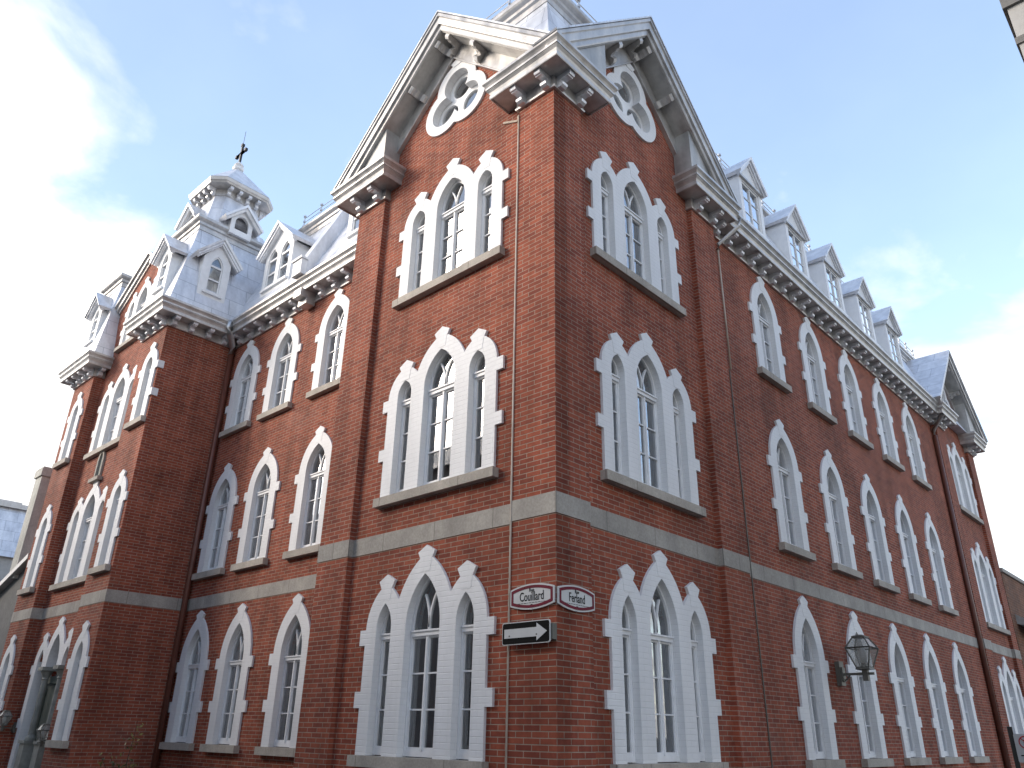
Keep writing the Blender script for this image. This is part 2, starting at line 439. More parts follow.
def joinery(fr, pn, cx, wd, zb, zs, h, wide, y=0.075, panes=3):
    """white timber frame, transom, mullion, glazing bars; panes of glass"""
    out_ = opening(cx, wd-0.004, zb+0.01, zs, h); t = 0.038
    inn = [(cx-wd+t, zb+0.085), (cx+wd-t, zb+0.085)] + lancet(cx, wd, zs, h, 9, -t)
    fr.plate(out_, [inn], y, y+0.09)
    zt = zs - 0.10
    fr.box(cx-wd+0.03, cx+wd-0.03, y-0.025, y+0.08, zt-0.05, zt+0.035)
    fr.box(cx-wd+0.03, cx+wd-0.03, y-0.045, y+0.02, zt+0.01, zt+0.035)
    st = 0.024
    halves = [(cx-wd+t, cx-0.012), (cx+0.012, cx+wd-t)] if wide else [(cx-wd+t, cx+wd-t)]
    if wide: fr.box(cx-0.017, cx+0.017, y-0.012, y+0.07, zb+0.09, zt-0.045)
    for a, b in halves:
        fr.box(a, a+st, y+0.012, y+0.06, zb+0.08, zt-0.05); fr.box(b-st, b, y+0.012, y+0.06, zb+0.08, zt-0.05)
        fr.box(a+st, b-st, y+0.012, y+0.06, zb+0.08, zb+0.13); fr.box(a+st, b-st, y+0.012, y+0.06, zt-0.08, zt-0.05)
        H = zt - 0.08 - zb - 0.13
        for k in range(1, panes):
            zz = zb + 0.13 + H*k/panes; fr.box(a+st, b-st, y+0.015, y+0.05, zz-0.011, zz+0.011)
    if wide:     # forked tracery in the arch
        c = (h*h - wd*wd) / (2*wd); r = wd + c; bw = 0.014
        for sg in (-1, 1):
            L, Rr = [], []
            for k in range(13):
                a = k / 12 * math.pi/2
                x = -c - wd + r*math.cos(a); z = r*math.sin(a)
                # stop at the arch
                if z > 0 and (abs(x)+c)**2 + z*z > (r-0.02)**2: break
                L.append((cx + sg*(-c-wd+(r-bw)*math.cos(a)), zs+(r-bw)*math.sin(a)-0.03*(k==0)))
                Rr.append((cx + sg*(-c-wd+(r+bw)*math.cos(a)), zs+(r+bw)*math.sin(a)-0.03*(k==0)))
            if len(L) > 2: fr.plate(L + Rr[::-1], [], y+0.012, y+0.055)
        fr.box(cx-0.02, cx+0.02, y+0.012, y+0.055, zt+0.04, zs+0.01)
    pn.sheet(opening(cx, wd-0.01, zb+0.05, zs, h), y+0.04)

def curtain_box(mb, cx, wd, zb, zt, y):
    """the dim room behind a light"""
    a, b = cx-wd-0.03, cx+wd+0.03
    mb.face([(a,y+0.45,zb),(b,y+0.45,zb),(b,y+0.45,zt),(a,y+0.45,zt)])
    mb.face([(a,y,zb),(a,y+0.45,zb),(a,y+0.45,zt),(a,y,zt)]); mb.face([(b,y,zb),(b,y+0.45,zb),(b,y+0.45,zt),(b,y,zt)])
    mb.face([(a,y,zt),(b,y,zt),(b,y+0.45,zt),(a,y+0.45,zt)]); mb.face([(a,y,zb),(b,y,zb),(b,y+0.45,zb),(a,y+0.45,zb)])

def drape(mb, x0, x1, z0, z1, y, amp=0.022):
    n = 14; P = []
    for k in range(n+1):
        x = x0 + (x1-x0)*k/n; P.append((x, y + amp*(1 if k % 2 else -1)))
    for (xa, ya), (xb, yb) in zip(P, P[1:]):
        mb.face([(xa,ya,z0),(xb,yb,z0),(xb,yb,z1),(xa,ya,z1)])

def lights_of(kind, f):
    zs = f['uq'][1]
    if kind == 'triple': return [(-CS, WS, f['hs'], False), (0, WC, f['hc'], True), (CS, WS, f['hs'], False)]
    if kind == 'single': return [(0, WC, f['hc'], True)]
    return [(0, 0.20, f['hs'], False)]

def window_proto(kind, fl):
    f = FL[fl]; z0 = f['z']; zs = f['uq'][1] - z0; hc, hs = f['hc'], f['hs']
    lq = [q - z0 for q in f['lq']]; uq = [q - z0 for q in f['uq']]
    s = MB(); Q = 0.14
    L = lights_of(kind, f)
    if kind == 'triple': W = CS + WS + TSD; rings = [(-CS, WS, hs, TSD), (0, WC, hc, TCN), (CS, WS, hs, TSD)]; sw = 1.40
    elif kind == 'single': W = WC + 0.28; rings = [(0, WC, hc, 0.28)]; sw = 0.73
    else: W = 0.46; rings = [(0, 0.20, hs, 0.26)]; sw = 0.54
    right = [(W,0),(W,lq[0]),(W+Q,lq[0]),(W+Q,lq[1]),(W,lq[1]),(W,uq[0]),(W+Q,uq[0]),(W+Q,uq[1]),(W,uq[1])]
    top = []
    for i, (cx, wd, h, t) in enumerate(sorted(rings, key=lambda q: -q[0])):
        for x, z in lancet(cx, wd, zs, h, 14, t):
            if all(arc_z(x, c2, w2, zs, h2, t2) <= z + 1e-6 for (c2, w2, h2, t2) in rings if c2 != cx):
                top.append((x, z))
    if top and abs(top[0][0]-W) < 1e-4: top = top[1:-1]
    left = [(-x, z) for x, z in reversed(right)]
    outline = right + top + left
    for cx, wd, h, wide in L:      # comb-shaped: every opening runs down to the sill
        outline += [(cx-wd, 0)] + list(reversed(lancet(cx, wd, zs, h, 9))) + [(cx+wd, 0)]
    s.plate(outline, [], PR, 0.13)
    if kind == 'triple':
        keystone(s, 0, f['kc']-z0); keystone(s, -CS, f['ks']-z0); keystone(s, CS, f['ks']-z0)
    else: keystone(s, 0, (f['kc'] if kind == 'single' else f['ks']+0.02)-z0)
    o = s.obj("window", WHITEB)
    fr, pn, bk, cu = MB(), MB(), MB(), MB()
    rnd = random.Random(fl + kind)
    for cx, wd, h, wide in L:
        joinery(fr, pn, cx, wd, 0, zs, h, wide)
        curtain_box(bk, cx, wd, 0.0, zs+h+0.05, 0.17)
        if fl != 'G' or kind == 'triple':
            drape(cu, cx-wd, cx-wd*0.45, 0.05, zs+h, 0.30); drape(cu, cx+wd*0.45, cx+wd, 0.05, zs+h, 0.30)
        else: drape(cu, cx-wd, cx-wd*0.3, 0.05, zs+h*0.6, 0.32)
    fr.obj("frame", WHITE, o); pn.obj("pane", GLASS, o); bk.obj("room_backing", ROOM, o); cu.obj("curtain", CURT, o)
    MB().box(-sw, sw, -0.13, 0.19, -0.15, -0.002).obj("sill", SILL, o)
    return o

protos = {}
def put_window(kind, fl, loc, rz):
    k = (kind, fl)
    if k not in protos: o = protos[k] = window_proto(kind, fl); o.parent = B
    else: o = copy_tree(protos[k], B)
    o.location = (loc[0], loc[1], FL[fl]['z'] if len(loc) < 3 else loc[2]); o.rotation_euler = (0, 0, rz)
    return o
def holes_for(kind, fl, cx, z0=None, sc=1.0):
    f = FL[fl]; zb = f['z'] if z0 is None else z0; zs = zb + (f['uq'][1]-f['z'])*sc
    return [opening(cx+c*sc, wd*sc, zb-0.03, zs, h*sc, 0.05) for c, wd, h, wide in lights_of(kind, f)]

# --- walls. local x = along the wall, local y = into the building. Left front: rz 0; right front: rz 90 (local x = world y)
ZT = 12.05
def wall(outer, holes, loc, rz, th=0.30, y0=0.0): return MB().plate(outer, holes, y0, y0+th).obj("wall", BRICK, B, loc, rz)
def rect(a, b, z0, z1): return [(a,z0),(b,z0),(b,z1),(a,z1)]
ZB = gz - 0.2

# left front of the corner pavilion (x from -5.44 to 0) and right front (y from 0 to 5.37)
TX = {'G': -2.61, 'M': -2.57, 'T': -2.56}
TY = {'G': 2.56, 'M': 2.54, 'T': 2.44}
TF = {'G': 23.0, 'M': 22.97, 'T': 22.85}
AP_A, AP_B, AP_F = -2.72, 2.58, 22.92     # gable apexes
SL = 0.964; APZ = 15.28; OV = 0.45
def gable_outline(a, b, ap, z1): # panel that rises into the gable
    za = APZ - 0.42
    return [(a, ZB), (b, ZB), (b, za - SL*abs(b-ap)), (ap, za), (a, za - SL*abs(a-ap))]
def trefoil_pts(cx, cz, r, d, rot=90):
    """three lobes, drawn as one outline"""
    P = []
    cs = [(cx + d*math.cos(RAD(rot+120*k)), cz + d*math.sin(RAD(rot+120*k))) for k in range(3)]
    for a in range(0, 360, 5):
        ux, uz = math.cos(RAD(a)), math.sin(RAD(a)); best = 0
        for (x, z) in cs:
            dx, dz = x-cx, z-cz; bq = ux*dx + uz*dz; q = bq*bq - (dx*dx+dz*dz) + r*r
            if q >= 0: best = max(best, bq + math.sqrt(q))
        P.append((cx + ux*best, cz + uz*best))
    return P, cs
TRZ = 13.30
PANREC = 0.10
def gable_front(a0, a1, p0, p1, ap, centres, loc, rz):
    """two pilasters and a recessed panel with its gable; all openings cut through"""
    th = 0.30
    for lo, hi in ((a0, p0), (p1, a1)):
        wall(rect(lo, hi, ZB, 12.2), [], loc, rz)
    H = []
    for fl in 'GMT': H += holes_for('triple', fl, centres[fl])
    tcx = ap + (-0.08 if rz else 0.10)
    P, cs = trefoil_pts(tcx, TRZ, 0.42, 0.37)
    H.append([(x, z) for x, z in P])
    o = wall(gable_outline(p0 - 0.0, p1 + 0.0, ap, 0), H, loc, rz, th, PANREC)
    for fl in 'GMT':
        d = PANREC
        px, py = (centres[fl], loc[1]+d) if not rz else (loc[0]-d, centres[fl])
        put_window('triple', fl, (px, py), rz)
    # trefoil window
    t = MB(); Po, _ = trefoil_pts(tcx, TRZ, 0.56, 0.36); Pi, cs = trefoil_pts(tcx, TRZ, 0.345, 0.37)
    t.plate(Po, [Pi], PR, 0.2)
    t.plate([(tcx-0.10,TRZ+0.86),(tcx+0.10,TRZ+0.86),(tcx+0.19,TRZ+0.98),(tcx,TRZ+1.05),(tcx-0.19,TRZ+0.98)], [], PR-0.01, 0.1)
    lw = (loc[0], loc[1]+PANREC, 0) if not rz else (loc[0]-PANREC, loc[1], 0)
    to = t.obj("trefoil_window", WHITEB, B, lw, rz)
    f2 = MB(); ring = lambda x, z, r: [(x+r*math.cos(RAD(k*15)), z+r*math.sin(RAD(k*15))) for k in range(24)]
    Pf, _ = trefoil_pts(tcx, TRZ, 0.342, 0.37)
    f2.plate(Pf, [ring(x, z, 0.25) for x, z in cs], 0.12, 0.19); f2.obj("frame", WHITE, to)
    g2 = MB()
    for x, z in cs: g2.sheet(ring(x, z, 0.26), 0.16)
    g2.obj("pane", GLASS, to)
    k2 = MB(); k2.sheet(ring(tcx, TRZ, 0.8), 0.5); k2.obj("room_backing", ROOM, to)

gable_front(-5.44, 0.0, -4.57, -0.79, AP_A, TX, (0,0,0), 0)
gable_front(0.001, 5.37, 0.74, 4.46, AP_B, TY, (0,0,0), R90)
gable_front(20.62, 25.2, 21.45, 24.45, AP_F, TF, (0,0,0), R90)
# pavilion flanks and back
MB().box(-5.44, -5.14, 0.30, 1.8, ZB, 12.2).obj("wall", BRICK, B)
MB().box(-0.46, -0.16, 5.07, 5.37, ZB, 12.2).obj("wall", BRICK, B)
MB().box(-9, -0.3, 24.9, 25.2, ZB, 12.2).obj("wall", BRICK, B)

# left wing, three window bays
WX = {'G': (-12.53, -10.56, -8.28), 'M': (-12.47, -10.52, -8.25), 'T': (-12.42, -10.46, -8.21)}
WY = 1.5
H = []
for fl in 'GMT':
    for x in WX[fl]:
        H += holes_for('single', fl, x); put_window('single', fl, (x, WY), 0)
wall(rect(-13.44, -5.15, ZB, ZT), H, (0, WY, 0), 0)
# right wing, five window bays
YB = (7.79, 10.38, 12.86, 15.35, 17.85); XB = -0.16
H = []
for fl in 'GMT':
    for y in YB:
        H += holes_for('single', fl, y); put_window('single', fl, (XB, y), R90)
wall(rect(5.37, 20.63, ZB, ZT), H, (XB, 0, 0), R90)

# entrance front: two projecting legs and a centre bay
LY, CY = -0.50, -0.20
LEGR, LEGL = (-15.02, -13.45), (-20.2, -18.56)
for (a, b), xs in ((LEGR, {'G': -14.16, 'M': -14.10, 'T': -14.02}), (LEGL, {'G': -19.42, 'M': -19.38, 'T': -19.32})):
    H = []
    for fl in 'GMT':
        H += holes_for('leg', fl, xs[fl]); put_window('leg', fl, (xs[fl], LY), 0)
    wall(rect(a, b, ZB, ZT), H, (0, LY, 0), 0)
MB().box(-13.75, -13.45, LY+0.30, 3.2, ZB, ZT).obj("wall", BRICK, B)
MB().box(-18.86, -18.56, LY+0.30, CY+0.4, ZB, ZT).obj("wall", BRICK, B)
MB().box(-20.2, -19.9, LY+0.30, 3.2, ZB, ZT).obj("wall", BRICK, B)
CX = -16.79
H = holes_for('triple', 'M', CX-0.02) + holes_for('triple', 'T', CX+0.03)
SCG = 0.84
H += holes_for('triple', 'T', CX+0.05, 12.55, SCG)
put_window('triple', 'M', (CX-0.02, CY), 0); put_window('triple', 'T', (CX+0.03, CY), 0)
gw = put_window('triple', 'T', (CX+0.05, CY, 12.55), 0); gw.scale = (SCG, 1, SCG)
# doorway hole
door_out = [(CX-1.12, ZB+0.05), (CX+1.12, ZB+0.05), (CX+1.12, 3.09)] + [(CX+x, 3.09+z) for x, z in ((0.9,0.38),(0.55,0.36),(0,0.78),(-0.55,0.36),(-0.9,0.38))] + [(CX-1.12, 3.09)]
H.append(door_out)
wall([(-18.57, ZB), (-15.01, ZB), (-15.01, 14.15), (CX, 15.42), (-18.57, 14.15)], H, (0, CY, 0), 0)

# --- entrance: white jambs and arches, stone columns, grey-green doors
f = FL['G']; zs = 3.09
en = MB(); W = CS+WS+TSD
rings = [(CS, WS, f['hs'], TSD), (0, WC, f['hc'], TCN), (-CS, WS, f['hs'], TSD)]
right = [(W, ZB+0.05), (W, 1.55), (W+0.14, 1.55), (W+0.14, 1.78), (W, 1.78), (W, 2.86), (W+0.14, 2.86), (W+0.14, 3.09), (W, 3.09)]
top = []
for cx, wd, h, t in rings:
    for x, z in lancet(cx, wd, zs, h, 14, t):
        if all(arc_z(x, c2, w2, zs, h2, t2) <= z+1e-6 for (c2, w2, h2, t2) in rings if c2 != cx): top.append((x, z))
top = top[1:-1]
outl = right + top + [(-x, z) for x, z in reversed(right)]
outl += [(-CS-WS, ZB+0.05)] + list(reversed(lancet(-CS, WS, zs, f['hs']))) + [(-CS+WS, 3.02), (-WC, 3.02)] + list(reversed(lancet(0, WC, zs, f['hc']))) + [(WC, 3.02), (CS-WS, 3.02)] + list(reversed(lancet(CS, WS, zs, f['hs']))) + [(CS+WS, ZB+0.05)]
en.plate(outl, [], PR, 0.25); keystone(en, 0, 4.26); keystone(en, -CS, 3.91); keystone(en, CS, 3.91)
ent = en.obj("doorway", WHITEB, B, (CX, CY, 0))
for sg in (-1, 1):
    cl = MB(); x = sg*0.55
    def ringp(r, z, n=14): return [(x+r*math.cos(2*math.pi*k/n), 0.08+r*math.sin(2*math.pi*k/n), z) for k in range(n)]
    cl.loft([ringp(0.12, 1.27), ringp(0.12, 1.33), ringp(0.08, 1.40), ringp(0.068, 2.70), ringp(0.09, 2.72), ringp(0.075, 2.76), ringp(0.14, 2.90), ringp(0.17, 2.93)])
    cl.box(x-0.18, x+0.18, -0.10, 0.26, 2.93, 3.02); cl.box(x-0.17, x+0.17, -0.09, 0.25, ZB+0.05, 1.20); cl.box(x-0.2, x+0.2, -0.12, 0.28, 1.20, 1.27)
    cl.obj("column", COLST, ent)
dr = MB(); dr.box(-1.12, 1.12, 0.26, 0.34, ZB+0.05, 2.70); dr.box(-1.12, 1.12, 0.20, 0.27, 2.62, 2.80); dr.box(-1.12, 1.12, 0.22, 0.27, 1.16, 1.26)
for x0, x1 in ((-0.36,-0.03),(0.03,0.36),(-1.07,-0.75),(0.75,1.07)):
    for z0, z1 in ((0.1,1.08),(1.36,2.5)):
        dr.box(x0, x1, 0.235, 0.27, z0, z1); dr.box(x0+0.05, x1-0.05, 0.215, 0.24, z0+0.05, z1-0.05)
do = dr.obj("door", DOOR, ent)
MB().box(0.02, 0.06, 0.17, 0.22, 1.0, 1.12).obj("handle", STEEL, do)
tp = MB()
for cx, wd, h in ((-CS, WS, f['hs']), (0, WC, f['hc']), (CS, WS, f['hs'])): tp.sheet(opening(cx, wd, 2.80, zs, h), 0.26)
tpo = tp.obj("transom_pane", GLASS, ent)
rb = MB(); rb.sheet([(-1.1,2.7),(1.1,2.7),(1.1,4),(-1.1,4)], 0.5); rb.obj("room_backing", ROOM, ent)

# --- niche on the centre bay
nc = MB(); nx = CX-0.08
nc.plate(opening(nx, 0.13, 8.10, 8.62, 0.26, 0.09), [opening(nx, 0.13, 8.16, 8.62, 0.26)], -0.06, 0.05)
nco = nc.obj("niche", STONE, B, (0, CY, 0))
MB().box(nx-0.34, nx+0.34, -0.14, 0.05, 7.98, 8.09).obj("sill", SILL, nco, (0,0,0))
MB().sheet(opening(nx, 0.14, 8.12, 8.62, 0.26), -0.012).obj("niche_shade", ROOM, nco)  # dark sheet over the brick stands in for the shade of a recess

# --- stone band at the first floor
BZ0, BZ1, BP = 4.32, 4.61, 0.012
def band(a, b, c, d): MB().box(a, b, c, d, BZ0, BZ1).obj("stone_band", STONE, B)
band(-0.79, BP, -BP, 0.2); band(-0.2, BP, 0.2, 0.74)
band(-4.57, -0.79, PANREC-BP, 0.2); band(-0.2, -PANREC+BP, 0.74, 4.46)
band(-5.44-BP, -4.57+BP, -BP, 0.2); band(-0.2, BP, 4.46-BP, 5.37+BP)
band(-13.45, -5.44, WY-BP, WY+0.1); band(XB-0.1, XB+BP, 5.38, 20.61)
band(-15.02, -13.45+BP, LY-BP, LY+0.1); band(-13.55, -13.45+BP, LY+0.1, WY-BP)
band(-18.56, -15.02, CY-BP, CY+0.1); band(-20.2, -18.56+BP, LY-BP, LY+0.1); band(-18.7, -18.56+BP, LY+0.1, CY-BP)
band(-0.2, BP, 20.62-BP, 21.45+BP); band(-0.2, -PANREC+BP, 21.45, 24.45); band(-0.2, BP, 24.45-BP, 25.2+BP)

# ------------------------------------------------------------------ cornices
Z0 = 12.33
EAVE = [(0.0,11.98),(0.35,11.98),(0.355,11.955),(0.375,11.95),(0.385,11.965),(0.385,12.035),(0.375,12.05),(0.395,12.09),(0.43,12.13),(0.425,12.145),(0.44,12.15),(0.44,12.195),(0.43,12.205),(0.455,12.24),(0.48,12.265),(0.49,12.275),(0.49,12.335),(0.465,12.345),(0.0,12.37)]
FRZ = [(0.0,11.72),(0.05,11.72),(0.06,11.75),(0.04,11.77),(0.04,11.985),(0.0,11.985)]
mpP = lambda a, b, h: (a, b, h)
def bracket_mesh(w_=0.13, s=1.0):
    m = MB()
    P = [(-0.04,11.73),(-0.12,11.73),(-0.165,11.76),(-0.18,11.80),(-0.16,11.835),(-0.12,11.85),(-0.13,11.875),(-0.19,11.885),(-0.235,11.885),(-0.25,11.868),(-0.285,11.868),(-0.295,11.885),(-0.32,11.885),(-0.335,11.91),(-0.335,11.982),(-0.04,11.982)]
    m.plate([(y*s if True else y, z) for y, z in P], [], -w_/2, w_/2, 'x')
    return m.mesh("bracket", ROOFP)
BR_ME = bracket_mesh()
def cornice(path, brackets):
    """path with the street on the right hand; brackets: list of ((x,y), outward angle)"""
    m = MB()
    pr = [(-d, h) for d, h in EAVE]; m.sweep(path, pr, mpP); m.sweep(path, [(-d, h) for d, h in FRZ], mpP)
    o = m.obj("cornice", TRIM, B)
    for (x, y), rz in brackets:
        mk("bracket", BR_ME, o, (x, y, 0), rz)
    return o
def along(p, q, n, ends=True):
    return [(p[0]+(q[0]-p[0])*(k/(n-1) if ends else (k+0.5)/n), p[1]+(q[1]-p[1])*(k/(n-1) if ends else (k+0.5)/n)) for k in range(n)]
# bracket meshes point to local -y; rz 0 -> towards -y, rz 90 -> towards +x, rz -90 -> towards -x
br = [((x, 0), 0) for x in (-0.66, -0.10)] + [((0, y), R90) for y in (0.10, 0.62)]
cornice([(-0.79,PANREC),(-0.79,0),(0,0),(0,0.74),(-PANREC,0.74)], br)
br = [((0, y), R90) for y in (4.62, 5.22)] + [((XB, y), R90) for (x, y) in along((0,5.62),(0,20.40), 28)] + [((0, y), R90) for y in (20.78, 21.30)]
cornice([(-PANREC,4.46),(0,4.46),(0,5.37),(XB,5.37),(XB,20.62),(0,20.62),(0,21.45),(-PANREC,21.45)], br)
br = [((x, 0), 0) for x in (-5.30, -4.72)] + [((x, WY), 0) for (x, y) in along((-12.95,0),(-6.0,0), 13)] + [((-13.45, y), R90) for y in (-0.38, 0.12, 0.62, 1.12)] + [((x, LY), 0) for x in (-14.92, -14.46, -14.0, -13.56)]
cornice([(-15.02,CY),(-15.02,LY),(-13.45,LY),(-13.45,WY),(-5.44,WY),(-5.44,0),(-4.57,0),(-4.57,PANREC)], br)
br = [((x, LY), 0) for x in (-20.1, -19.62, -19.14, -18.68)] + [((-18.56, -0.38), R90)]
cornice([(-20.2,3.0),(-20.2,LY),(-18.56,LY),(-18.56,CY)], br)
br = [((0, y), R90) for y in (24.6, 25.08)]
cornice([(-PANREC,24.45),(0,24.45),(0,25.2),(-3,25.2)], br)

# --- gable rakes (outline in wall coordinates, swept)
RK = [(0.0,OV+0.03),(0.0,OV-0.10),(0.0,-0.02),(0.30,-0.02),(0.30,OV-0.08),(0.285,OV-0.065),(0.21,OV-0.06),(0.195,OV-0.015),(0.18,OV-0.01),(0.075,OV+0.0),(0.06,OV+0.03)]
RAKE_BR = None
def rake(ap, loc, rz, back=2.0, half=3.06):
    z0 = APZ - SL*half
    pth = [(ap-half, z0), (ap, APZ), (ap+half, z0)]
    m = MB()
    prof = [(-d, -h) for d, h in RK]
    m.sweep(pth, prof, lambda a, b, h: (a, h, b))
    o = m.obj("gable_rake", TRIM, B, loc, rz)
    # frieze board under the soffit
    fz = MB(); th = 0.07
    fz.sweep([(ap-2.6, APZ-SL*2.6), (ap, APZ), (ap+2.6, APZ-SL*2.6)], [(-0.29,0.11),(-0.29,0.10-th),(-0.60,0.10-th),(-0.615,0.10-th-0.02),(-0.64,0.10-th-0.02),(-0.64,0.11)], lambda a, b, h: (a, h, b))
    fz.obj("frieze_board", TRIM, o)
    sf = MB(); sf.sweep([(ap-2.95, APZ-SL*2.95), (ap, APZ), (ap+2.95, APZ-SL*2.95)], [(-0.302,0.10),(-0.302,-OV+0.11),(-0.312,-OV+0.11),(-0.312,0.10)], lambda a, b, h: (a, h, b))
    sf.obj("soffit", TRIMD, o)
    # scrolled brackets square to the slope
    al = math.atan(SL)
    for sg in (-1, 1):
        for dist in (0.56, 1.62):
            b = MB(); w_ = 0.075
            P = [(0.06,-0.60),(-0.05,-0.585),(-0.10,-0.53),(-0.07,-0.48),(-0.05,-0.45),(-0.12,-0.42),(-0.19,-0.425),(-0.235,-0.40),(-0.29,-0.41),(-0.325,-0.37),(-0.325,-0.315),(0.06,-0.315)]
            t = dist / math.cos(al) if False else dist
            def mp3(a, yy, zz):
                # local: a along slope, zz perpendicular to the slope
                ds = t + a
                return (ap + sg*(ds*math.cos(al) - zz*math.sin(al)*(1)) , yy, APZ - ds*math.sin(al) + zz*math.cos(al)) if False else (ap + sg*(ds*math.cos(al) + zz*math.sin(al)), yy, APZ - ds*math.sin(al) + zz*math.cos(al))
            va = [mp3(-w_, y, z) for y, z in P]; vb = [mp3(w_, y, z) for y, z in P]
            # corbels near the apex are clipped by the other slope: keep them to their own side
            b.loft([va, vb]); b.obj("bracket", TRIM, o)
    # tin roof over the gable, running back into the main roof
    r = MB(); p2 = [(ap-half-0.02, z0-0.01), (ap, APZ+0.012), (ap+half+0.02, z0-0.01)]
    r.sweep(p2, [(0.004,-OV-0.05),(0.035,-OV-0.05),(0.035,0.05),(0.004,0.05)], lambda a, b, h: (a, h, b))
    p3 = [(ap-2.3, APZ-SL*2.3), (ap, APZ+0.012), (ap+2.3, APZ-SL*2.3)]
    r.sweep(p3, [(-0.30,0.05),(0.035,0.05),(0.035,back),(-0.30,back)], lambda a, b, h: (a, h, b))
    r.obj("roof", ROOF, o)
    return o
rA = rake(AP_A, (0,0,0), 0); rB = rake(AP_B, (0,0,0), R90); rF = rake(AP_F, (0,0,0), R90, 2.5, 2.95)
def infill(par, ap, s0, s1, loc, rz):
    """tin box that closes the foot of a rake above its cornice return"""
    zt = lambda s: APZ - 0.315/math.cos(math.atan(SL)) - SL*abs(s-ap)
    zb = 12.34
    P = [(s0, zb), (s1, zb)]
    if zt(s1) > zb: P.append((s1, zt(s1)))
    else: P.append((ap + math.copysign((APZ-0.44-zb)/SL, s1-ap), zb+0.001))
    if zt(s0) > zb: P.append((s0, zt(s0)))
    else: P.append((ap + math.copysign((APZ-0.44-zb)/SL, s0-ap), zb+0.001))
    Q = []
    for p in P:
        if not Q or (Vector(p)-Vector(Q[-1])).length > 0.01: Q.append(p)
    MB().plate(Q, [], -OV+0.14, 0.09).obj("infill_panel", TRIMD, par)
infill(rA, AP_A, AP_A-2.55, AP_A-1.62, None, 0)
infill(rB, AP_B, AP_B-2.55, AP_B-1.45, None, R90); infill(rB, AP_B, AP_B+1.50, AP_B+2.55, None, R90)
infill(rF, AP_F, AP_F+1.3, AP_F+2.5, None, R90)

# ------------------------------------------------------------------ roofs
def top_cornice(x0, x1, y0, y1, z, h=0.42, o=0.12, mat=TRIM, name="roof_cornice"):
    m = MB(); pr = [(-0.06,z),(0.02,z),(0.02,z+h*0.35),(o*0.5,z+h*0.42),(o*0.5,z+h*0.62),(o,z+h*0.72),(o+0.03,z+h*0.8),(o+0.03,z+h),(-0.06,z+h)]
    xm = (x0+x1)/2
    m.sweep([(xm,y1),(x0,y1),(x0,y0),(x1,y0),(x1,y1),(xm,y1)], [(-d, hh) for d, hh in pr], mpP)
    m.box(x0+0.03, x1-0.03, y0+0.03, y1-0.03, z+h-0.1, z+h-0.012)
    return m.obj(name, mat, B)
def frustum(x0,x1,y0,y1,z0,X0,X1,Y0,Y1,z1, name="roof", mat=ROOF, parent=None):
    return MB().loft([[(x0,y0,z0),(x1,y0,z0),(x1,y1,z0),(x0,y1,z0)],[(X0,Y0,z1),(X1,Y0,z1),(X1,Y1,z1),(X0,Y1,z1)]]).obj(name, mat, parent or B)
def cresting(p, q, z, n, name="roof_cresting"):
    m = MB(); p, q = Vector(p), Vector(q)
    for k in range(n):
        c = p + (q-p)*k/(n-1)
        m.tube([(c.x,c.y,z),(c.x,c.y,z+0.62)], 0.024, 6)
        for hz, rr in ((0.18,0.055),(0.36,0.045),(0.56,0.055)): m.tube([(c.x,c.y,z+hz-0.02),(c.x,c.y,z+hz+0.02)], rr, 6)
        m.tube([(c.x,c.y,z+0.02),(c.x,c.y,z+0.06)], 0.05, 6)
    for hz in (0.14, 0.32, 0.48): m.tube([(p.x,p.y,z+hz),(q.x,q.y,z+hz)], 0.012, 5)
    return m.obj(name, STEEL, B)

ZM = 15.72
# main mansard, left wing and right wing
MB().plate([(1.12,Z0),(2.63,ZM),(3.1,ZM+0.35),(9,ZM+0.35),(9,Z0)], [], -20.2, -4.6, 'x').obj("roof", ROOF, B)
MB().plate([(0.22,Z0),(-1.29,ZM),(-1.7,ZM+0.35),(-8,ZM+0.35),(-8,Z0)], [], 4.8, 26, 'y').obj("roof", ROOF, B)
top_cornice(-20.2, -16.5, 2.63, 9, ZM, 0.41)
top_cornice(-13.2, -4.9, 2.63, 9, ZM, 0.41)
top_cornice(-8, -1.29, 5.2, 25.5, ZM, 0.41)
cresting((-12.6, 2.62), (-5.2, 2.62), ZM+0.40, 9); cresting((-1.26, 5.4), (-1.26, 25), ZM+0.40, 24)
# corner pavilion: steep hipped roof behind the two gables
frustum(-5.12,-0.34,0.34,5.05,Z0, -4.42,-1.04,1.04,4.35,15.62)
top_cornice(-4.42,-1.04,1.04,4.35,15.62,0.46,0.14)
cresting((-4.3,1.05),(-1.05,1.05),16.08,4); cresting((-1.05,1.05),(-1.05,4.3),16.08,4)
frustum(-5.0,-0.34,20.9,25.0,Z0, -4.3,-1.04,21.6,24.3,15.2); top_cornice(-4.3,-1.04,21.6,24.3,15.2,0.3,0.1)
# party-wall fins standing out of the roof, with a corbel at the eave
fin = MB(); fin.plate([(0.93,12.62),(2.30,15.72),(2.9,15.9),(2.9,15.5),(1.2,12.4),(0.93,12.4)], [], -9.62, -9.30, 'x')
fn = fin.obj("parapet", ROOFP, B)
MB().box(-9.66,-9.26,0.90,1.06,12.36,12.80).box(-9.70,-9.22,0.86,1.08,12.80,12.86).obj("end_block", WHITE, fn)
MB().box(-9.63,-9.29,1.02,1.46,11.76,11.98).box(-9.65,-9.27,1.20,1.46,11.60,11.76).obj("corbel", TRIM, fn)
